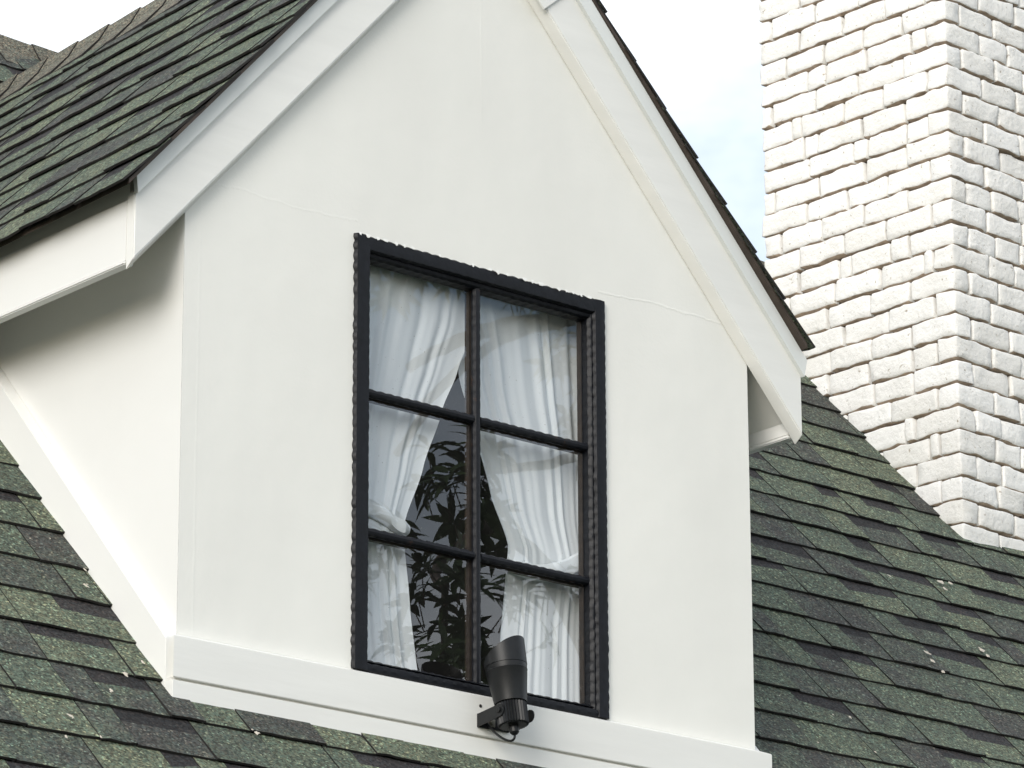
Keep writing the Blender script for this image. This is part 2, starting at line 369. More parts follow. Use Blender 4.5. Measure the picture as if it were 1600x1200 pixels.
for k in range(k0, 60):
    s0 = .0295 + EXP * k; y0 = s0 / LEN
    if s0 + .21 > RY * LEN: 
        if s0 + .12 > RY * LEN: break
    if y0 + .10 < -.03 : spans = [(-3.2, 7.2)]
    elif y0 < -.035: spans = [(-3.2, 7.2)]
    elif y0 < 2.36: spans = [(-3.2, -.001), (2.001, 7.2)]
    else: spans = [(-3.2, 7.2)]
    for a0, a1 in spans:
        course(main_roof, ORG, X, UPM, NMM, s0, a0, a1, rest, rng, seen_main, ln=RY * LEN - s0)
o = rest.build('shingle_field', SM, main_roof); o['kind'] = 'stuff'

# ridge caps of the main roof (shared meshes)
def cap_mesh(ln, half, slope_l, slope_r, lift, seed):
    m = MB(); rr = random.Random(seed)
    prof = [(-half, -half * slope_l + .003), (-half * .45, -half * .45 * slope_l + .004), (-.018, .004), (.018, .004), (half * .45, -half * .45 * slope_r + .004), (half, -half * slope_r + .003)]
    r0 = [(0, p[0] * 1.02, p[1] + lift + rr.uniform(-.002, .002)) for p in prof]; r1 = [(ln, p[0] * .96, p[1]) for p in prof]
    v = r0 + r1; n = len(prof)
    m.mesh(v, [(j, j + 1, n + j + 1, n + j) for j in range(n - 1)], 0)
    lo = [(a, bb, c - .009) for a, bb, c in r0]
    m.mesh(r0 + lo, [(j, n + j, n + j + 1, j + 1) for j in range(n - 1)], 1)
    for q in (0, n - 1): m.mesh([r0[q], r1[q], (r1[q][0], r1[q][1], r1[q][2] - .009), lo[q]], [(0, 1, 2, 3)], 1)
    return m
protos = [cap_mesh(.23, .13, T, T, .010, i).build('ridge_cap', [M['cap'], M['butt']], main_roof) for i in range(3)]
xs = [-3.1 + .17 * i for i in range(60)]
for i, x in enumerate(xs):
    o = protos[i] if i < 3 else protos[i % 3].copy()
    if i >= 3: col.objects.link(o); o.parent = main_roof
    o.location = (x + (0 if i % 2 else .006), RY, RZ + .003)

# --- dormer roof
dn = {-1: Vector((-Q, 0, 1)).normalized(), 1: Vector((Q, 0, 1)).normalized()}
FRONT = -.062; XE = .235; XR = .170                               # rake overhang, eave overhang
def valley_y(z): return (z - BZ) / T - TD
d = MB()
for sgn in (-1, 1):
    c1, c0 = 1.397, 1.384
    xe = -XE if sgn < 0 else 2 + XR
    def pt(x, c, y): return (x, y, zd(x, c))
    ze0, ze1 = zd(xe, c0), zd(xe, c1)
    top = [pt(xe, c1, FRONT), (1, FRONT, zd(1, c1)), (1, valley_y(zd(1, c1)), zd(1, c1)), (xe, valley_y(ze1), ze1)]
    bot = [pt(xe, c0, FRONT), (1, FRONT, zd(1, c0)), (1, valley_y(zd(1, c0)), zd(1, c0)), (xe, valley_y(ze0), ze0)]
    d.mesh(top + bot, [(0, 1, 2, 3), (7, 6, 5, 4), (0, 4, 5, 1), (3, 7, 4, 0)])
dormer_roof = d.build('dormer_roof', M['deck'], house)
rest = MB(); rng = random.Random(5)
YV = Vector((0, 1, 0))
SL = math.sqrt(1 + Q * Q)
def want_left(c, lo, hi): return seen(c, 15)
def want_right(c, lo, hi): return lo < .0 and seen(c, 60)
for sgn in (-1, 1):
    xe = -XE if sgn < 0 else 2 + XR
    up = Vector((-sgn, 0, Q)).normalized(); og = Vector((xe, 0, zd(xe, 1.398)))
    tot = (1 + (XE if sgn < 0 else XR)) * SL
    for k in range(20):
        s0 = -.020 + EXP * k
        if s0 + .10 > tot: break
        x0 = xe - sgn * (s0 + .06) / SL; y1 = valley_y(zd(x0, 1.398)) + .05
        # slope handed so that 'along' runs back from the rake
        LNMAX = tot - s0
        course(dormer_roof, og, YV, up, dn[sgn], s0, FRONT - .007 - rng.uniform(0, .0025), y1, rest, rng, want_left if sgn < 0 else want_right, wmin=.09, wmax=.27, ln=LNMAX)
o = rest.build('shingle_field', SM, dormer_roof); o['kind'] = 'stuff'
cp = [cap_mesh(.23, .115, Q, Q, .008, 30 + i).build('ridge_cap', [M['cap'], M['butt']], dormer_roof) for i in range(3)]
for i in range(15):
    o = cp[i] if i < 3 else cp[i % 3].copy()
    if i >= 3: col.objects.link(o); o.parent = dormer_roof
    o.rotation_euler = (0, 0, math.pi / 2); o.location = (1, FRONT - .012 + .166 * i, zd(1, 1.398) + .010)

dormer_roof.rotation_euler = (-.024, 0, 0); dormer_roof.location = (0, -.024 * 1.8, 0)   # the ridge sags a little towards the back

# --- gable wall with its window opening
WL, WR, WB, WT = .560, 1.448, .003, 1.198
m = MB(); zt = 1.37
def wz(x): return zd(x, zt)
z0 = -.20
pl = lambda x, z, y=0: (x, y, z)
m.face([pl(0, z0), pl(WL, z0), pl(WL, wz(WL)), pl(0, wz(0))])
m.face([pl(WR, z0), pl(2, z0), pl(2, wz(2)), pl(WR, wz(WR))])
m.face([pl(WL, z0), pl(WR, z0), pl(WR, WB), pl(WL, WB)])
m.face([pl(WL, WT), pl(WR, WT), pl(WR, wz(WR)), pl(1, wz(1)), pl(WL, wz(WL))])
for a, bq in (((WL, WB), (WL, WT)), ((WL, WT), (WR, WT)), ((WR, WT), (WR, WB)), ((WR, WB), (WL, WB))):
    m.face([pl(*a), pl(*bq), pl(*bq, .1), pl(*a, .1)])
m.build('gable_wall', M['wall'], house)
# cheek walls
for x, xi in ((0, .08), (2, 1.92)):
    m = MB(); zt1 = zd(0, 1.37); yb = valley_y(zt1)
    e = .0005
    m.face([(x, e, z0), (x, valley_y(z0) - .05 if z0 > 9 else e + .02, z0), (x, yb, zt1), (x, e, zt1)])
    m.build('cheek_wall', M['side_trim'], house)
# dark room behind the window
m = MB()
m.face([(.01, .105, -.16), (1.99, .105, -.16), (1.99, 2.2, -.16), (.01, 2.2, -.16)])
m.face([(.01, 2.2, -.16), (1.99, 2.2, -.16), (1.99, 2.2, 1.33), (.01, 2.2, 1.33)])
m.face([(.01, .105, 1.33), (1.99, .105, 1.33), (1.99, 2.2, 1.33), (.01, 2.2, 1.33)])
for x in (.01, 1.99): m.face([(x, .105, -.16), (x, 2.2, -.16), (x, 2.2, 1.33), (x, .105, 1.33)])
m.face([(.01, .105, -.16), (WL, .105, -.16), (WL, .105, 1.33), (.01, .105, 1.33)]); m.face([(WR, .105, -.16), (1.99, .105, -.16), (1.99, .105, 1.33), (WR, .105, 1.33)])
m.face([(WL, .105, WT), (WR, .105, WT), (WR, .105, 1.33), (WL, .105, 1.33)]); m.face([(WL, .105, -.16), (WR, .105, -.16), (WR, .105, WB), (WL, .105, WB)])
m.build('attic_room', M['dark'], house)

# --- barge boards, drip strips, apex plate
CB, CC, CT = 1.150, 1.322, 1.383
for sgn in (-1, 1):
    xe = -.184 if sgn < 0 else 2.184
    jx = .9995 if sgn < 0 else 1.0005
    m = MB()
    prof = [(-.034, CB), (-.034, CC + .01), (.0, CC + .01), (.0, CB - .022), (-.004, CB - .022)]
    def ring(x): return [(x, y, zd(x, c)) for y, c in prof]
    xin = 0 if sgn < 0 else 2
    def ringb(x):    # outboard of the wall the board runs free, its back just behind the wall face
        return [(x, y, zd(x, c)) for y, c in prof]
    m.sweep([ring(xe), ring(xin), ring(jx)])
    bo = m.build('barge_board', M['trim'], house, bevel=.0035, auto=.6)
    m = MB()
    prof2 = [(-.0335, CC + .003), (-.048, CC + .003), (-.052, CT), (-.0335, CT)]
    def r2(x): return [(x - (0.004 * sgn if c > CC + .01 else 0) * -1 * 0, y, zd(x, c)) for y, c in prof2]
    e2 = xe + sgn * .008
    m.sweep([[(xe if c < CC + .01 else e2, y, zd(xe if c < CC + .01 else e2, c)) for y, c in prof2], r2(jx)])
    m.build('drip_strip', M['crown'], house, auto=.5)
m = MB()   # apex plate: short cover piece over the right board, its lower end cut square
x1 = 1.222; y0, y1 = -.041, -.0345
def ap(x, c): return (x, zd(x, c))
pts = [ap(1.0, CB - .024), ap(x1 - .02, CB - .024), (x1 + .070, zd(x1 - .02, CB - .024) + .075), (1.0, zd(1, CC) - .03)]
m.sweep([[(p[0], y0, p[1]) for p in pts], [(p[0], y1, p[1]) for p in pts]]); m.build('apex_plate', M['trim'], house, bevel=.002)
# --- eaves: fascia, lower lip, sloped soffit
for sgn in (-1, 1):
    xo = -.184 if sgn < 0 else 2.184; s = -sgn
    def bx(name, xa, xb, z0_, z1_, ya, mt, bev=.002):
        m = MB(); yb = valley_y((z0_ + z1_) / 2) + .03
        m.box((min(xa, xb), ya, z0_), (max(xa, xb), yb, z1_)); return m.build(name, mt, house, bevel=bev)
    bx('fascia', xo + s * .002, xo + s * .024, .953, 1.118, .001, M['side_trim'])
    bx('fascia_lip', xo - s * .004, xo + s * .026, .9425, .9525, .001, M['side_trim'], .003)
    bx('eave_batten', xo + s * .009, xo + s * .034, 1.1185, 1.170, .001, M['soffit'], 0)
    m = MB(); xa, xb = xo + s * .0245, (0 if sgn < 0 else 2)
    za, zb_ = .992, .992 + Q * abs(xb - xa)
    v = [(xa, .0015, za), (xb, .0015, zb_), (xb, valley_y(zb_), zb_), (xa, valley_y(za), za)]
    m.mesh(v + [(p[0], p[1], p[2] + .012) for p in v], [(0, 1, 2, 3), (7, 6, 5, 4), (0, 4, 5, 1), (2, 6, 7, 3)])
    m.build('soffit', M['soffit'], house)
# --- skirting boards at the foot of the gable
m = MB(); f = -.0334
m.sweep([[(x0 - .0334 if x0 < 1 else x0 + .0334, f, -.120), (x0 - .0334 if x0 < 1 else x0 + .0334, f, -.013), (x0, -.0005, .0005), (x0, -.0005, -.120)] for x0 in (0, 2)])
m.build('skirting_board', M['trim'], house, bevel=.0015, auto=.5)
m = MB(); m.box((-.0334, f + .002, -.1877), (2.0334, -.0005, -.1265)); m.build('skirting_board', M['trim'], house, bevel=.002, auto=.5)
m = MB(); m.box((-.031, f + .011, -.129), (2.031, -.0005, -.118)); m.build('joint_backing', M['soffit'], house)
# --- boards up the cheeks, following the main roof
for sgn in (-1, 1):
    xa, xb = (-.0334, -.0005) if sgn < 0 else (2.0334, 2.0005)
    m = MB(); y0, y1 = -.0003, 1.35
    def sec(y): z = zr(y); h = .1517 + .022 * y; return [(xa, y, z), (xa, y, z + h - .0125), (xb, y, z + h), (xb, y, z)]
    m.sweep([sec(y0), sec(y1)]); m.build('cheek_board', M['side_trim'], house, bevel=.0015, auto=.5)

# --- window
def wave(t, per, ph):
    k = noise.noise(Vector((t * 6, ph * 9, 3))); return abs(math.sin(math.pi * t / per + ph + k * 1.6)) * (.75 + .6 * noise.noise(Vector((t * 17, ph * 5, 7)))) + .3 * noise.noise(Vector((t * 45, ph * 9, 0)))
def bar(p0, p1, wdir, w0, w1, yf, yb, amp=(.0028, .0028), per=.04, n=None, ph=0, face=.0, cut0=0, cut1=0):
    """carved bar from p0 to p1 (in the plane of the wall); section from w0 to w1 along wdir; scalloped arrises"""
    m = MB(); p0 = Vector(p0); p1 = Vector(p1); L = (p1 - p0).length; dr = (p1 - p0) / L; wdir = Vector(wdir)
    n = n or max(8, int(L / per * 8)); secs = []
    for k in range(n + 1):
        t = L * k / n; a = amp[0] * wave(t, per, ph); bq = amp[1] * wave(t, per, ph + 1.1)
        p = p0 + dr * t; dep = Vector((0, 1, 0)); c = .35 * (w1 - w0) if w1 - w0 < .03 else .012
        fz = face * wave(t, per, ph + .6)
        def q(wv, y):
            u = 0
            s_ = (wv - w0) / (w1 - w0)
            tt = t
            pp = p0 + dr * (t if not (cut0 or cut1) else min(max(t, 0), L))
            if cut0: pp = pp + dr * (cut0 * wv * max(0, 1 - t / .15))
            if cut1: pp = pp - dr * (cut1 * wv * max(0, 1 - (L - t) / .15))
            return pp + wdir * wv + dep * y
        secs.append([q(w0 - a * .0, yb), q(w0 - a, yf + .008), q(w0 + .004 - a * .5, yf + fz), q((w0 + w1) / 2, yf - .002), q(w1 - .004 + bq * .5, yf + fz), q(w1 + bq, yf + .008), q(w1, yb)])
    m.sweep(secs); return m
ww, wh = WR - WL, WT - WB
fr = MB()
FW = .041
YF = -.011
fr.add(bar((WL, 0, WB), (WL, 0, WT), (1, 0, 0), 0.0, FW + .007, YF, .060, (.0046, .003), .031, ph=.3))
fr.add(bar((WR, 0, WB), (WR, 0, WT), (-1, 0, 0), 0.0, FW, YF, .060, (.0046, .003), .031, ph=.9))
fr.add(bar((WL + .006, 0, WT), (WR - .006, 0, WT), (0, 0, -1), 0.0, FW, YF + .001, .0595, (.0046, .003), .033, ph=.1))
fr.add(bar((WL + .006, 0, WB), (WR - .006, 0, WB), (0, 0, 1), -.004, .022, YF + .004, .0595, (.001, .002), .033, ph=.4))
window = fr.build('window', M['black'], house, auto=.42)
# flecks of wall paint left on the outer arris
m = MB(); rr = random.Random(4)
def fleck(p, al, dn_, w_, h_):
    n = 7; m.mesh([p + al * w_ * math.cos(math.pi * k / n) * rr.uniform(.8, 1.1) + dn_ * h_ * math.sin(math.pi * k / n) * rr.uniform(.6, 1.2) for k in range(n + 1)] + [p - al * w_ - dn_ * .006 + Vector((0, .002, 0)), p + al * w_ - dn_ * .006 + Vector((0, .002, 0))], [tuple(range(n + 1)), (0, n, n + 1, n + 2)])
t = WL + .01
while t < WR - .01:
    if rr.random() < .6: fleck(Vector((t, YF - .003, WT - .0025)), Vector((1, 0, 0)), Vector((0, 0, -1)), rr.uniform(.003, .010), rr.uniform(.002, .0065))
    t += rr.uniform(.024, .036)
o = m.build('paint_fleck', M['trim'], window); o['kind'] = 'stuff'
# inner sash, stepped back
SW, YS = .030, .002
sash = MB(); a, bq, lo, hi = WL + FW, WR - FW, WB + .022, WT - FW + .003
sash.add(bar((a, 0, lo), (a, 0, hi), (1, 0, 0), -.004, .010, YS, (.048), (0, .0025), .029, ph=.2, face=.0012))
sash.add(bar((bq, 0, lo), (bq, 0, hi), (-1, 0, 0), -.004, .010, YS, (.048), (0, .0025), .029, ph=.5, face=.0012))
sash.add(bar((a, 0, hi), (bq, 0, hi), (0, 0, -1), -.004, .018, YS + .001, .0475, (0, .0025), .031, ph=.7, face=.001))
sash.add(bar((a, 0, lo), (bq, 0, lo), (0, 0, 1), 0.0, .010, YS + .001, .0475, (0, .003), .031, ph=.8))
sash.build('sash', M['black'], window, auto=.42)
GX0, GX1, GZ0, GZ1 = a + .009, bq - .009, lo + .009, hi - .017
MX = .999; MZ = [.386, .769]; MWH = .0105
m = bar((MX, 0, lo + .010), (MX, 0, hi - .0165), (1, 0, 0), -MWH, MWH, .009, .0255, (.0028, .0028), .031, ph=.2); m.build('muntin', M['muntin'], window, auto=.42)
for i, z in enumerate(MZ):
    for xa, xb in ((GX0 - .003, MX - MWH - .001), (MX + MWH + .001, GX1 + .003)):
        bar((xa, 0, z), (xb, 0, z), (0, 0, 1), -MWH, MWH, .0105 + .001 * i, .0257, (.0028, .0026), .033, ph=.4 + i).build('muntin', M['muntin'], window, auto=.42)
# bare timber behind the glazing
m = MB(); m.box((MX - .012, .0345, lo + .011), (MX + .012, .052, hi - .012))
for z in MZ: m.box((GX0, .0352, z - .014), (MX - .0122, .0515, z + .014)); m.box((MX + .0122, .0352, z - .014), (GX1, .0515, z + .014))
m.box((GX1 - .004, .0348, lo + .011), (GX1 + .02, .0518, hi - .012)); m.box((GX0 - .02, .0348, lo + .011), (GX0 + .004, .0518, hi - .012))
m.build('inner_bead', M['brown'], window)
zs = [GZ0, MZ[0], MZ[1], GZ1]
for ix, (xa, xb) in enumerate(((GX0, MX), (MX, GX1))):
    for iz in range(3):
        m = MB(); r = random.Random(ix * 3 + iz); t1, t2 = r.uniform(-.0015, .0015), r.uniform(-.002, .002); e = .004
        xm, zm = (xa + xb) / 2, (zs[iz] + zs[iz + 1]) / 2
        def gp(x, z): return (x, .030 + (x - xm) * t1 + (z - zm) * t2, z)
        m.face([gp(xa + e, zs[iz] + e), gp(xb - e, zs[iz] + e), gp(xb - e, zs[iz + 1] - e), gp(xa + e, zs[iz + 1] - e)])
        m.build('pane', M['glass'], window, keep=True)

# --- chimney
ZT = 4.05
chim = MB(); ins = .028
def cp3(u, v, z): p = Vector((CX, CY, 0)) + CDF * u + CDL * v; return (p.x, p.y, z)
v = [cp3(ins, ins, .9), cp3(CW - ins, ins, .9), cp3(CW - ins, CD - ins, .9), cp3(ins, CD - ins, .9)]
v += [(a, bb, ZT) for a, bb, c in v]
chim.mesh(v, [(4, 5, 6, 7), (0, 1, 5, 4), (1, 2, 6, 5), (2, 3, 7, 6), (3, 0, 4, 7)])
chimney = chim.build('chimney', M['core'], house)
def rough_brick(u0, u1, v0, v1, z0, z1, seed, rad=.0080, amp=.0050):
    n = (max(4, round((u1 - u0) / .022)), max(4, round((v1 - v0) / .022)), 6)
    m = MB(); lo = Vector((u0, v0, z0)); hi = Vector((u1, v1, z1)); idx = {}
    def V(i, j, k):
        if (i, j, k) in idx: return idx[i, j, k]
        def f(t, nn, ln_):                   # crowd the outer rows towards the arris
            if t in (0, nn): return t / nn
            e = min(.25, rad * .9 / ln_); return e + (1 - 2 * e) * (t - 1) / (nn - 2)
        p = Vector((lo[c] + (hi[c] - lo[c]) * f((i, j, k)[c], n[c], hi[c] - lo[c]) for c in range(3)))
        q = Vector((min(max(p[c], lo[c] + rad), hi[c] - rad) for c in range(3)))
        dd = p - q
        if dd.length > 1e-6: p = q + dd.normalized() * min(rad, dd.length)
        s = p * 22 + Vector((seed * 7.3, seed * 3.1, seed * 1.7)); e = 1.6 if (i in (0, n[0])) + (j in (0, n[1])) + (k in (0, n[2])) > 1 else .8
        p = p + noise.noise_vector(s * .7) * amp * e + noise.noise_vector(s * 2.6) * amp * .45 * e
        m.v.append(cp3(*p)); idx[i, j, k] = len(m.v) - 1; return idx[i, j, k]
    def quad(a, b, c, d, mi=0): m.f.append((a, b, c, d)); m.m.append(mi)
    for k in range(n[2]):
        for i in range(n[0]):
            for j in (0, n[1]): quad(V(i, j, k), V(i + 1, j, k), V(i + 1, j, k + 1), V(i, j, k + 1))
        for j in range(n[1]):
            for i in (0, n[0]): quad(V(i, j, k), V(i, j + 1, k), V(i, j + 1, k + 1), V(i, j, k + 1))
    for i in range(n[0]):
        for j in range(n[1]):
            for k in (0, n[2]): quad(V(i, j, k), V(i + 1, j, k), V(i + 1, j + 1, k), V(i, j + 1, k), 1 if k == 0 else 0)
    return m
rest = MB(); rb = random.Random(3); CH = .0848; nb = 0
kk = -4
while True:
    zb = 1.389 - CH * 0 + CH * kk
    if zb > ZT - CH: break
    kk += 1
    stretch_left = (kk - 1) % 2 == 0
    g2 = .0029
    runs = []
    # left face, from the near corner back
    bl = .205 if stretch_left else .094; fl = .088 if stretch_left else .196
    bricks = [(0, fl, 0, bl)]
    vv = bl
    while vv < CD - .001:
        l = rb.uniform(.185, .222)
        if rb.random() < .10: l = rb.uniform(.03, .12)
        e = min(vv + l, CD)
        if CD - e < .05: e = CD
        bricks.append((0, .092, vv, e)); vv = e
    uu = fl
    while uu < CW - .001:
        l = rb.choice((.135, .15, .19, .2)) * rb.uniform(.95, 1.05); e = min(uu + l, CW)
        if CW - e < .05: e = CW
        bricks.append((uu, e, 0, .092)); uu = e
    # far sides, unseen: joined below
    for side in (0, 1):
        t = .1
        lim = CW if side == 0 else CD
        while t < lim - .02:
            e = min(t + .2, lim - (.0 if side == 0 else .1))
            if e - t > .03: bricks.append((t, e, CD - .09, CD) if side == 0 else (CW - .092, CW, t, e))
            t += .2
    for i, (u0, u1, v0, v1) in enumerate(bricks):
        j1, j2 = rb.uniform(-.0045, .002), rb.uniform(-.004, .002)
        off = rb.uniform(-.005, .005)
        front = (v0 == 0); left = (u0 == 0)
        u0b = u0 + (off if left and not front else g2 if not left else 0); v0b = v0 + (off if front and not left else g2 if not front else 0)
        zc = zr(CY + (v0 + v1) / 2)
        if zb + CH < zr(CY + v0) - .03: continue
        c = Vector(cp3((u0 + u1) / 2 if front else 0, (v0 + v1) / 2 if left else 0, zb + .04))
        vis = (left or front) and seen(c, 40)
        m = rough_brick(u0b, u1 - (g2 if u1 - u0 < .1 and not front else rb.choice((.002, .003, .004, .007))), v0b, v1 - (g2 if v1 - v0 < .1 and not left else rb.choice((.002, .003, .004, .007))), zb + g2 + j1 * .5, zb + CH - g2 * .5 + j1, rb.random() * 50) if vis else None
        if vis and nb < 300: m.build('brick', [M['brick'], M['brick_underside_shade']], chimney, smooth=True); nb += 1
        else:
            q = MB(); vs = [cp3(a, b_, c_) for a in (u0b, u1 - g2) for b_ in (v0b, v1 - g2) for c_ in (zb + g2, zb + CH - g2)]
            q.mesh(vs, [(0, 1, 3, 2), (4, 6, 7, 5), (0, 4, 5, 1), (2, 3, 7, 6), (0, 2, 6, 4), (1, 5, 7, 3)]); rest.add(q)
o = rest.build('brickwork', M['brick'], chimney); o['kind'] = 'stuff'
m = MB(); vs = [cp3(a, b_, c_) for c_ in (ZT - .01, ZT + .09) for a, b_ in ((-.05, -.05), (CW + .05, -.05), (CW + .05, CD + .05), (-.05, CD + .05))]
m.mesh(vs, [(0, 3, 2, 1), (4, 5, 6, 7), (0, 1, 5, 4), (1, 2, 6, 5), (2, 3, 7, 6), (3, 0, 4, 7)]); m.build('chimney_cap', M['trim'], chimney, bevel=.01)

# --- lime and paint splashes on the shingles
def splash(x, y, r, seed):
    m = MB(); rr = random.Random(seed); p = Vector((x, y, zr(y))) + NMM * .021; n = 9; up = UPM; r *= 1.6 if x > 3.3 else 1.15
    a = rr.uniform(0, 3); ax = X * math.cos(a) + up * math.sin(a); ay = X * -math.sin(a) + up * math.cos(a); st = rr.uniform(1, 2.2)
    ring = [p + ax * (r * st * math.cos(t * 2 * math.pi / n) * rr.uniform(.5, 1.2)) + ay * (r * math.sin(t * 2 * math.pi / n) * rr.uniform(.5, 1.2)) for t in range(n)]
    m.mesh(ring + [p + NMM * .002], [(i, (i + 1) % n, n) for i in range(n)] ); return m
SPL = []
SPL = [(-0.093, 0.281, 0.0043), (-0.059, 0.337, 0.0035), (-0.161, 0.006, 0.0061), (-0.244, -0.053, 0.0052), (-0.435, -0.158, 0.0052), (-0.493, -0.226, 0.0035), (0.165, -0.104, 0.0061), (-0.071, 0.058, 0.0043), (-0.379, -0.207, 0.0035), (-0.184, 0.408, 0.0017), (-0.112, 0.423, 0.0017), (3.91, 1.1, 0.006), (3.96, 1.105, 0.005), (3.895, 1.071, 0.0045), (3.461, 0.743, 0.006), (3.452, 0.71, 0.006), (3.456, 0.671, 0.0043), (3.791, 0.812, 0.007), (3.794, 0.793, 0.0052), (3.635, 1.067, 0.0035), (2.75, 0.387, 0.0043), (2.729, 0.264, 0.0035), (2.484, 0.255, 0.0026), (2.486, 0.413, 0.0026), (2.674, 0.381, 0.0026)]
m = MB()
for i, (x, y, r) in enumerate(SPL):
    for j in range(1 if r < .004 else 3):
        rr = random.Random(i * 9 + j); m.add(splash(x + rr.uniform(-1, 1) * r * 1.4 * (j > 0), y + rr.uniform(-1, 1) * r * 1.4 * (j > 0), r * (1 if j == 0 else .5), i * 5 + j))
o = m.build('lime_splash', M['splash'], main_roof, smooth=True); o['kind'] = 'stuff'

# ---------------------------------------------------------------- floodlight on the skirting board
PX, PY, PZ = 1.010, -.1245, -.070
lamp = thing('floodlight', 'black cylindrical floodlight on a bracket in front of the window foot, aimed upwards', 'spotlight', (PX, -.034, PZ))
tilt = math.radians(9); A = Vector((-.02, math.sin(tilt), math.cos(tilt))).normalized(); E1 = Vector((1, 0, 0)); E1 = (E1 - A * E1.dot(A)).normalized(); E2 = A.cross(E1)
PC = Vector((PX - .010, PY, PZ))
def lathe(prof, n=40, cut=None, parent=lamp, name='x', mt=None, auto=.6, ribs=0):
    m = MB(); secs = []
    for r, t in prof:
        ring = []
        for k in range(n):
            a = 2 * math.pi * k / n; rr = r
            if ribs and r > .03: rr = r * (1 if k % 2 == 0 else .90)
            tt = t if cut is None else cut(t, a)
            ring.append(PC + (E1 * math.cos(a) * rr + E2 * math.sin(a) * rr) * .97 + A * tt * .95)
        secs.append(ring)
    m.sweep(secs); return keep_world(m.build(name, mt or M['lamp'], None, auto=auto), parent)
lathe([(.030, .024), (.0445, .026), (.0455, .032), (.0565, .118), (.0572, .119), (.0572, .1205), (.0562, .1215), (.0575, .134), (.0550, .1345), (.040, .118), (.01, .115)], name='lamp_body')
# hood: open tube with a slanted mouth, longest on the side away from the wall
def cut(t, a):
    if t < .1376: return t
    f = (t - .1375) / .075
    return .1375 + f * (.040 + .030 * -math.sin(a) + .012 * math.cos(a))
lathe([(.0525, .1352), (.0582, .1352), (.0582, .1375), (.0588, .2125), (.0562, .2125), (.0550, .1376)], name='lamp_hood', cut=cut)
lathe([(.0385, -.040), (.043, -.036), (.0435, .022), (.041, .0255), (.010, .0255)], n=60, name='heat_sink', ribs=1, auto=.2)
lathe([(.014, -.0405), (.015, -.046), (.013, -.058), (.008, -.064), (.004, -.066)], n=14, name='cable_gland', auto=.4)
# bracket: base bar on the board, two arms to the pivots
m = MB()
xl, xr = PX - .054, PX + .054
m.box((xl, -.0375, -.099), (xr, -.0345, -.063))
for xa in (xl, xr - .0032):
    n = 8; ring = [(-.0376, -.099), (-.0376, -.063)]
    pts = [(-.0376, -.0985), ] 
    arc = [(PY - .017 * math.cos(t), PZ + .017 * math.sin(t)) for t in [math.pi / 2 - math.pi * k / n for k in range(n + 1)]]
    poly = [(-.0376, -.0635)] + arc + [(-.0376, -.0985)]
    m.sweep([[(xa, y, z) for y, z in poly], [(xa + .0032, y, z) for y, z in poly]])
keep_world(m.build('bracket', M['lamp'], None), lamp)
for s, xb in ((-1, xl), (1, xr)):
    m = MB(); n = 6
    m.sweep([[(xb + s * dx, PY + r * math.cos(t * math.pi / 3), PZ + r * math.sin(t * math.pi / 3)) for t in range(6)] for dx, r in ((-.012 if False else 0, .0075), (.0045, .0075), (.0055, .0055))])
    keep_world(m.build('pivot_bolt', M['lamp'], None), lamp)
m = MB(); m.box((PX - .02, -.0405, -.092), (PX + .004, -.0376, -.072)); m.tube([(PX - .008, -.0376, -.082), (PX - .008, -.046, -.082)], .006, 6)
keep_world(m.build('wall_screw', M['steel'], None), lamp)
cb = PC + A * -.064
pts = []
for k in range(15):
    t = k / 14; p0, p1, p2, p3 = cb, cb + Vector((0, .0, -.03)), Vector((PX - .02, -.075, -.135)), Vector((PX - .03, -.040, -.079))
    pts.append(p0 * (1 - t) ** 3 + p1 * 3 * t * (1 - t) ** 2 + p2 * 3 * t * t * (1 - t) + p3 * t ** 3)
m = MB(); m.tube(pts, .0032, 8); keep_world(m.build('cable', M['lamp'], None, smooth=True), lamp)
m = MB(); m.tube([(.969, -.0333, -.040), (.969, -.0352, -.040)], [.005, .0042], 9); m.build('screw_hole', M['butt'], house)

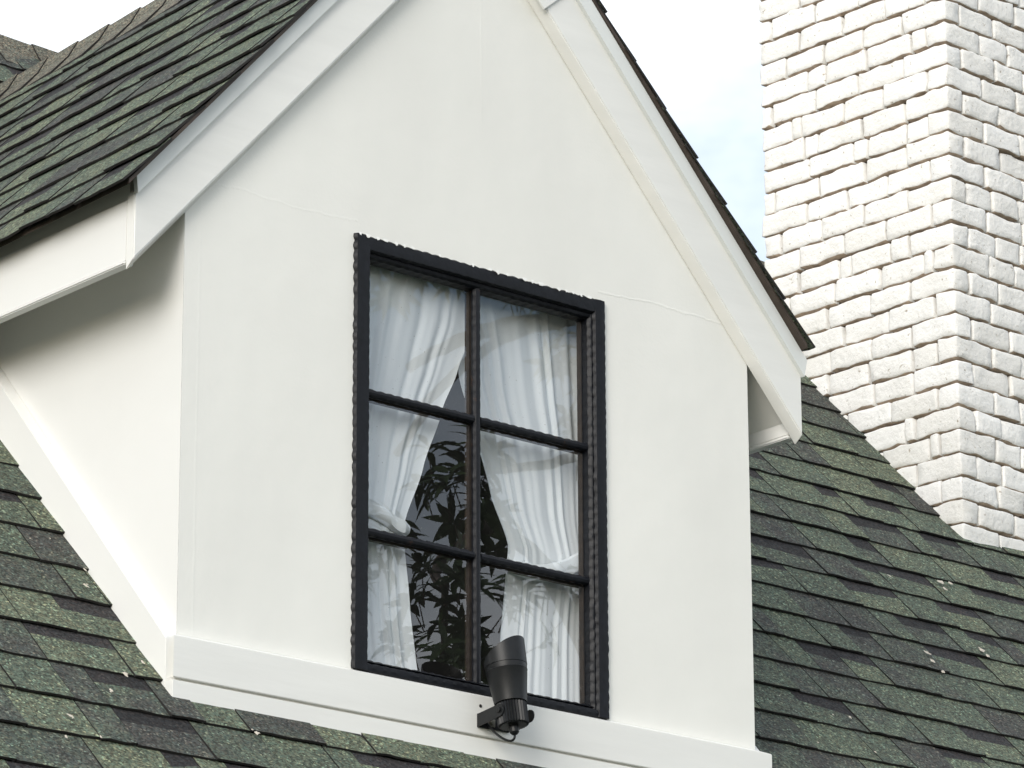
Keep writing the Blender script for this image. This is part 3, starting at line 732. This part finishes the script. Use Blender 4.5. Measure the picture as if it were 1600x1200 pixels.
# ---------------------------------------------------------------- curtains
def lerp(tab, z):
    for (z0, x0), (z1, x1) in zip(tab, tab[1:]):
        if z <= z0 and z >= z1:
            t = (z0 - z) / (z0 - z1); t = t * t * (3 - 2 * t) * .35 + t * .65; return x0 + (x1 - x0) * t
    return tab[-1][1]
def curtain(nm, label, outer, tab, y0, seed, nf, tie):
    m = MB(); NU, NV = 110, 70; rr = random.Random(seed)
    ph = [rr.uniform(0, 6) for _ in range(6)]
    for v in range(NV + 1):
        z = 1.19 - (1.19 + .02) * v / NV
        xi = lerp(tab, z); g = abs(z - tie); pin = math.exp(-(g / .10) ** 2)
        for u in range(NU + 1):
            t = u / NU
            tw = t + .030 * math.sin(2 * math.pi * t * 2.3 + ph[0]) + .012 * math.sin(2 * math.pi * t * 5.1 + ph[1] + z * 1.2)
            x = outer + (xi - outer) * t
            f = math.sin(2 * math.pi * nf * tw + ph[2] + .6 * math.sin(z * 2.1 + ph[3]))
            f = f * (.55 + .5 * noise.noise(Vector((t * 5, seed, z * .6)))) + .35 * math.sin(2 * math.pi * nf * 1.7 * tw + ph[4] + z) + .5 * noise.noise(Vector((t * 14, z * .8, seed)))
            a = .0095 * (1 - .55 * pin) * (.6 + .4 * noise.noise(Vector((t * 4, z * 1.5, seed))))
            y = y0 + f * a + .012 * noise.noise(Vector((t * 3, z * 3, seed + 4))) - .012 * pin * math.sin(math.pi * t)
            m.v.append((x, y, z))
    for v in range(NV):
        for u in range(NU):
            i = v * (NU + 1) + u; m.f.append((i, i + 1, i + NU + 2, i + NU + 1)); m.m.append(0)
    o = m.build(nm, M['cloth'], None, smooth=True); o['label'] = label; o['category'] = 'curtain'; o['group'] = 'sheer curtains tied back in the dormer window'
    return o
tabL = [(1.20, 1.06), (1.058, 1.040), (.917, .985), (.797, .932), (.621, .863), (.457, .803), (.412, .801), (.22, .818), (.03, .848), (-.05, .86)]
tabR = [(1.20, .93), (.92, 1.000), (.767, 1.060), (.593, 1.108), (.461, 1.170), (.387, 1.165), (.204, 1.150), (.06, 1.140), (-.05, 1.134)]
c1 = curtain('curtain', 'sheer white curtain on the left of the window, tied back to the left', .56, tabL, .082, 3, 6.5, .44)
c2 = curtain('curtain', 'wider sheer white curtain on the right of the window, tied back to the right', 1.50, tabR, .094, 8, 8.5, .42)
def tieback(par, xs_, zs_, hs, y, seed):
    m = MB(); n = 24; secs = []
    for k in range(n + 1):
        t = k / n; i = min(int(t * (len(xs_) - 1)), len(xs_) - 2); f = t * (len(xs_) - 1) - i
        x = xs_[i] + (xs_[i + 1] - xs_[i]) * f; z = zs_[i] + (zs_[i + 1] - zs_[i]) * f; h = hs[i] + (hs[i + 1] - hs[i]) * f
        yy = y - .012 * math.sin(math.pi * min(t * 1.1, 1)) + .003 * math.sin(t * 19 + seed)
        w_ = .004 * math.sin(t * 13 + seed)
        secs.append([(x, yy + .012, z - h), (x, yy - .004, z - h * .8 + w_), (x, yy - .008, z + w_), (x, yy - .003, z + h * .8), (x, yy + .012, z + h)])
    m.sweep(secs); o = m.build('tieback', M['cloth'], None, auto=1.0); o.parent = par
tieback(c1, [.806, .775, .72, .65, .56], [.435, .437, .452, .474, .50], [.016, .020, .022, .022, .022], .066, 1)
tieback(c2, [1.164, 1.21, 1.29, 1.36, 1.42, 1.44], [.405, .398, .402, .425, .462, .470], [.018, .022, .024, .027, .026, .012], .074, 2)

# ---------------------------------------------------------------- the tree in front of the gable, seen mirrored in the glass
tree = thing('tree', 'broad leaved tree in front of the gable, mirrored in the window panes', 'tree', (5.6, -4.3, -4.6))
rt = random.Random(12); wood = MB(); lf = MB()
def limb(pts, r0, r1, n=9):
    sm = []
    P_ = [Vector(p) for p in pts]; P_ = [P_[0] * 2 - P_[1]] + P_ + [P_[-1] * 2 - P_[-2]]
    for i in range(1, len(P_) - 2):
        for k in range(5):
            t = k / 5; a, b_, c, d_ = P_[i - 1:i + 3]
            sm.append(.5 * ((2 * b_) + (c - a) * t + (2 * a - 5 * b_ + 4 * c - d_) * t * t + (3 * b_ - a - 3 * c + d_) * t ** 3) + Vector((rt.uniform(-1, 1), rt.uniform(-1, 1), rt.uniform(-1, 1))) * r1 * .25)
    sm.append(P_[-2]); L = len(sm)
    wood.tube(sm, [r0 + (r1 - r0) * k / (L - 1) for k in range(L)], n); return sm
trunk = limb([(5.6, -4.3, -4.6), (5.5, -4.15, -2), (5.4, -4.0, .6), (5.25, -3.75, 2.2), (5.15, -3.65, 3.4), (5.2, -3.6, 4.6)], .17, .05)
limb([(5.3, -3.75, 2.1), (4.95, -3.55, 2.62), (4.61, -3.49, 2.78), (4.35, -3.53, 2.71), (4.12, -3.57, 2.64), (3.96, -3.6, 2.56), (3.79, -3.64, 2.44)], .055, .020)
limb([(4.42, -3.53, 2.73), (4.36, -3.61, 2.71), (4.19, -3.65, 2.61), (4.02, -3.68, 2.45), (3.91, -3.71, 2.31), (3.75, -3.7, 2.1)], .026, .016)
limb([(5.35, -3.9, 1.6), (4.83, -3.74, 2.22), (4.54, -3.79, 2.20), (4.34, -3.83, 2.15), (4.17, -3.86, 2.12)], .028, .010)
limb([(5.4, -4.0, .7), (4.8, -3.95, 1.75), (4.41, -3.93, 1.95), (4.25, -3.95, 1.86), (4.05, -3.8, 1.70), (3.85, -3.5, 1.55)], .04, .016)
limb([(3.95, -3.62, 1.62), (3.80, -3.45, 1.35), (3.72, -3.4, 1.12)], .015, .008)
limb([(5.2, -3.6, 3.2), (4.6, -3.4, 3.4), (3.9, -3.5, 3.25), (3.4, -3.7, 3.1)], .05, .02)
limb([(5.4, -4, .6), (5.9, -4.6, 2.2), (6.3, -5.0, 3.4)], .06, .02)
def leaf(p, dr, up, L, W_):
    dr = dr.normalized(); sd_ = dr.cross(up); 
    if sd_.length < 1e-4: return
    sd_.normalize(); nn = sd_.cross(dr); b_ = rt.uniform(.05, .3)
    prof = ((0, .12), (.16, .62), (.36, 1), (.58, .9), (.8, .48)); q = []
    for t, wv in prof:
        c_ = p + dr * L * t - nn * L * b_ * t * t * 1.6
        q += [c_ + sd_ * W_ * wv + nn * W_ * .25 * wv, c_, c_ - sd_ * W_ * wv + nn * W_ * .25 * wv]
    q.append(p + dr * L - nn * L * b_ * 1.6); f = []
    for k in range(4):
        i = k * 3; f += [(i, i + 3, i + 4, i + 1), (i + 1, i + 4, i + 5, i + 2)]
    lf.mesh(q, f + [(12, 15, 13), (13, 15, 14)])
def rosette(p, ax, n, L):
    for k in range(n):
        a = 2.4 * k; e1 = ax.orthogonal().normalized(); e2 = ax.cross(e1)
        dr = e1 * math.cos(a) + e2 * math.sin(a) + ax * rt.uniform(-.1, .7)
        leaf(p + ax * .012 * k * .5, dr, ax, L * rt.uniform(.7, 1.1), L * rt.uniform(.12, .17))
def cluster(c, rad, n, L=.115):
    c = Vector(c)
    for _ in range(n):
        while True:
            o_ = Vector((rt.uniform(-1, 1), rt.uniform(-1, 1), rt.uniform(-1, 1)))
            if o_.length < 1: break
        p = c + o_ * rad; ax = (o_ * .6 + Vector((rt.uniform(-.4, .4), rt.uniform(-.4, .4), .7))).normalized()
        wood.tube([p - ax * .09 + Vector((0, 0, -.02)), p], [.003, .002], 5); rosette(p, ax, rt.randint(7, 11), L)
for c, r_, n in [((3.75, -3.36, 1.90), .17, 15), ((3.72, -3.38, 1.40), .17, 7), ((3.80, -3.38, 1.62), .12, 3), ((3.66, -3.40, 1.20), .13, 5), ((3.95, -3.4, 1.76), .11, 5), ((3.97, -3.42, 1.45), .12, 4),
                 ((3.60, -3.6, 2.95), .28, 42), ((3.93, -3.58, 2.98), .20, 22), ((4.24, -3.55, 2.80), .06, 5), ((4.42, -3.51, 2.86), .07, 5),
                 ((4.35, -3.6, 1.58), .16, 9), ((4.15, -3.66, 1.36), .15, 8), ((4.75, -3.75, 2.28), .09, 3), ((4.1, -3.65, 1.12), .2, 12),
                 ((3.4, -3.6, 3.3), .4, 45), ((4.2, -3.5, 3.5), .35, 40), ((5.0, -3.5, 3.6), .4, 45), ((5.3, -3.6, 4.6), .6, 60), ((6.2, -4.9, 3.4), .6, 60), ((5.6, -3.9, 2.6), .35, 30), ((3.3, -3.4, 1.6), .22, 22), ((4.5, -3.8, .7), .35, 30)]:
    cluster(c, r_, n)
keep_world(wood.build('trunk', M['bark'], None, smooth=True), tree)
o = keep_world(lf.build('crown', M['leaf'], None, smooth=False), tree)
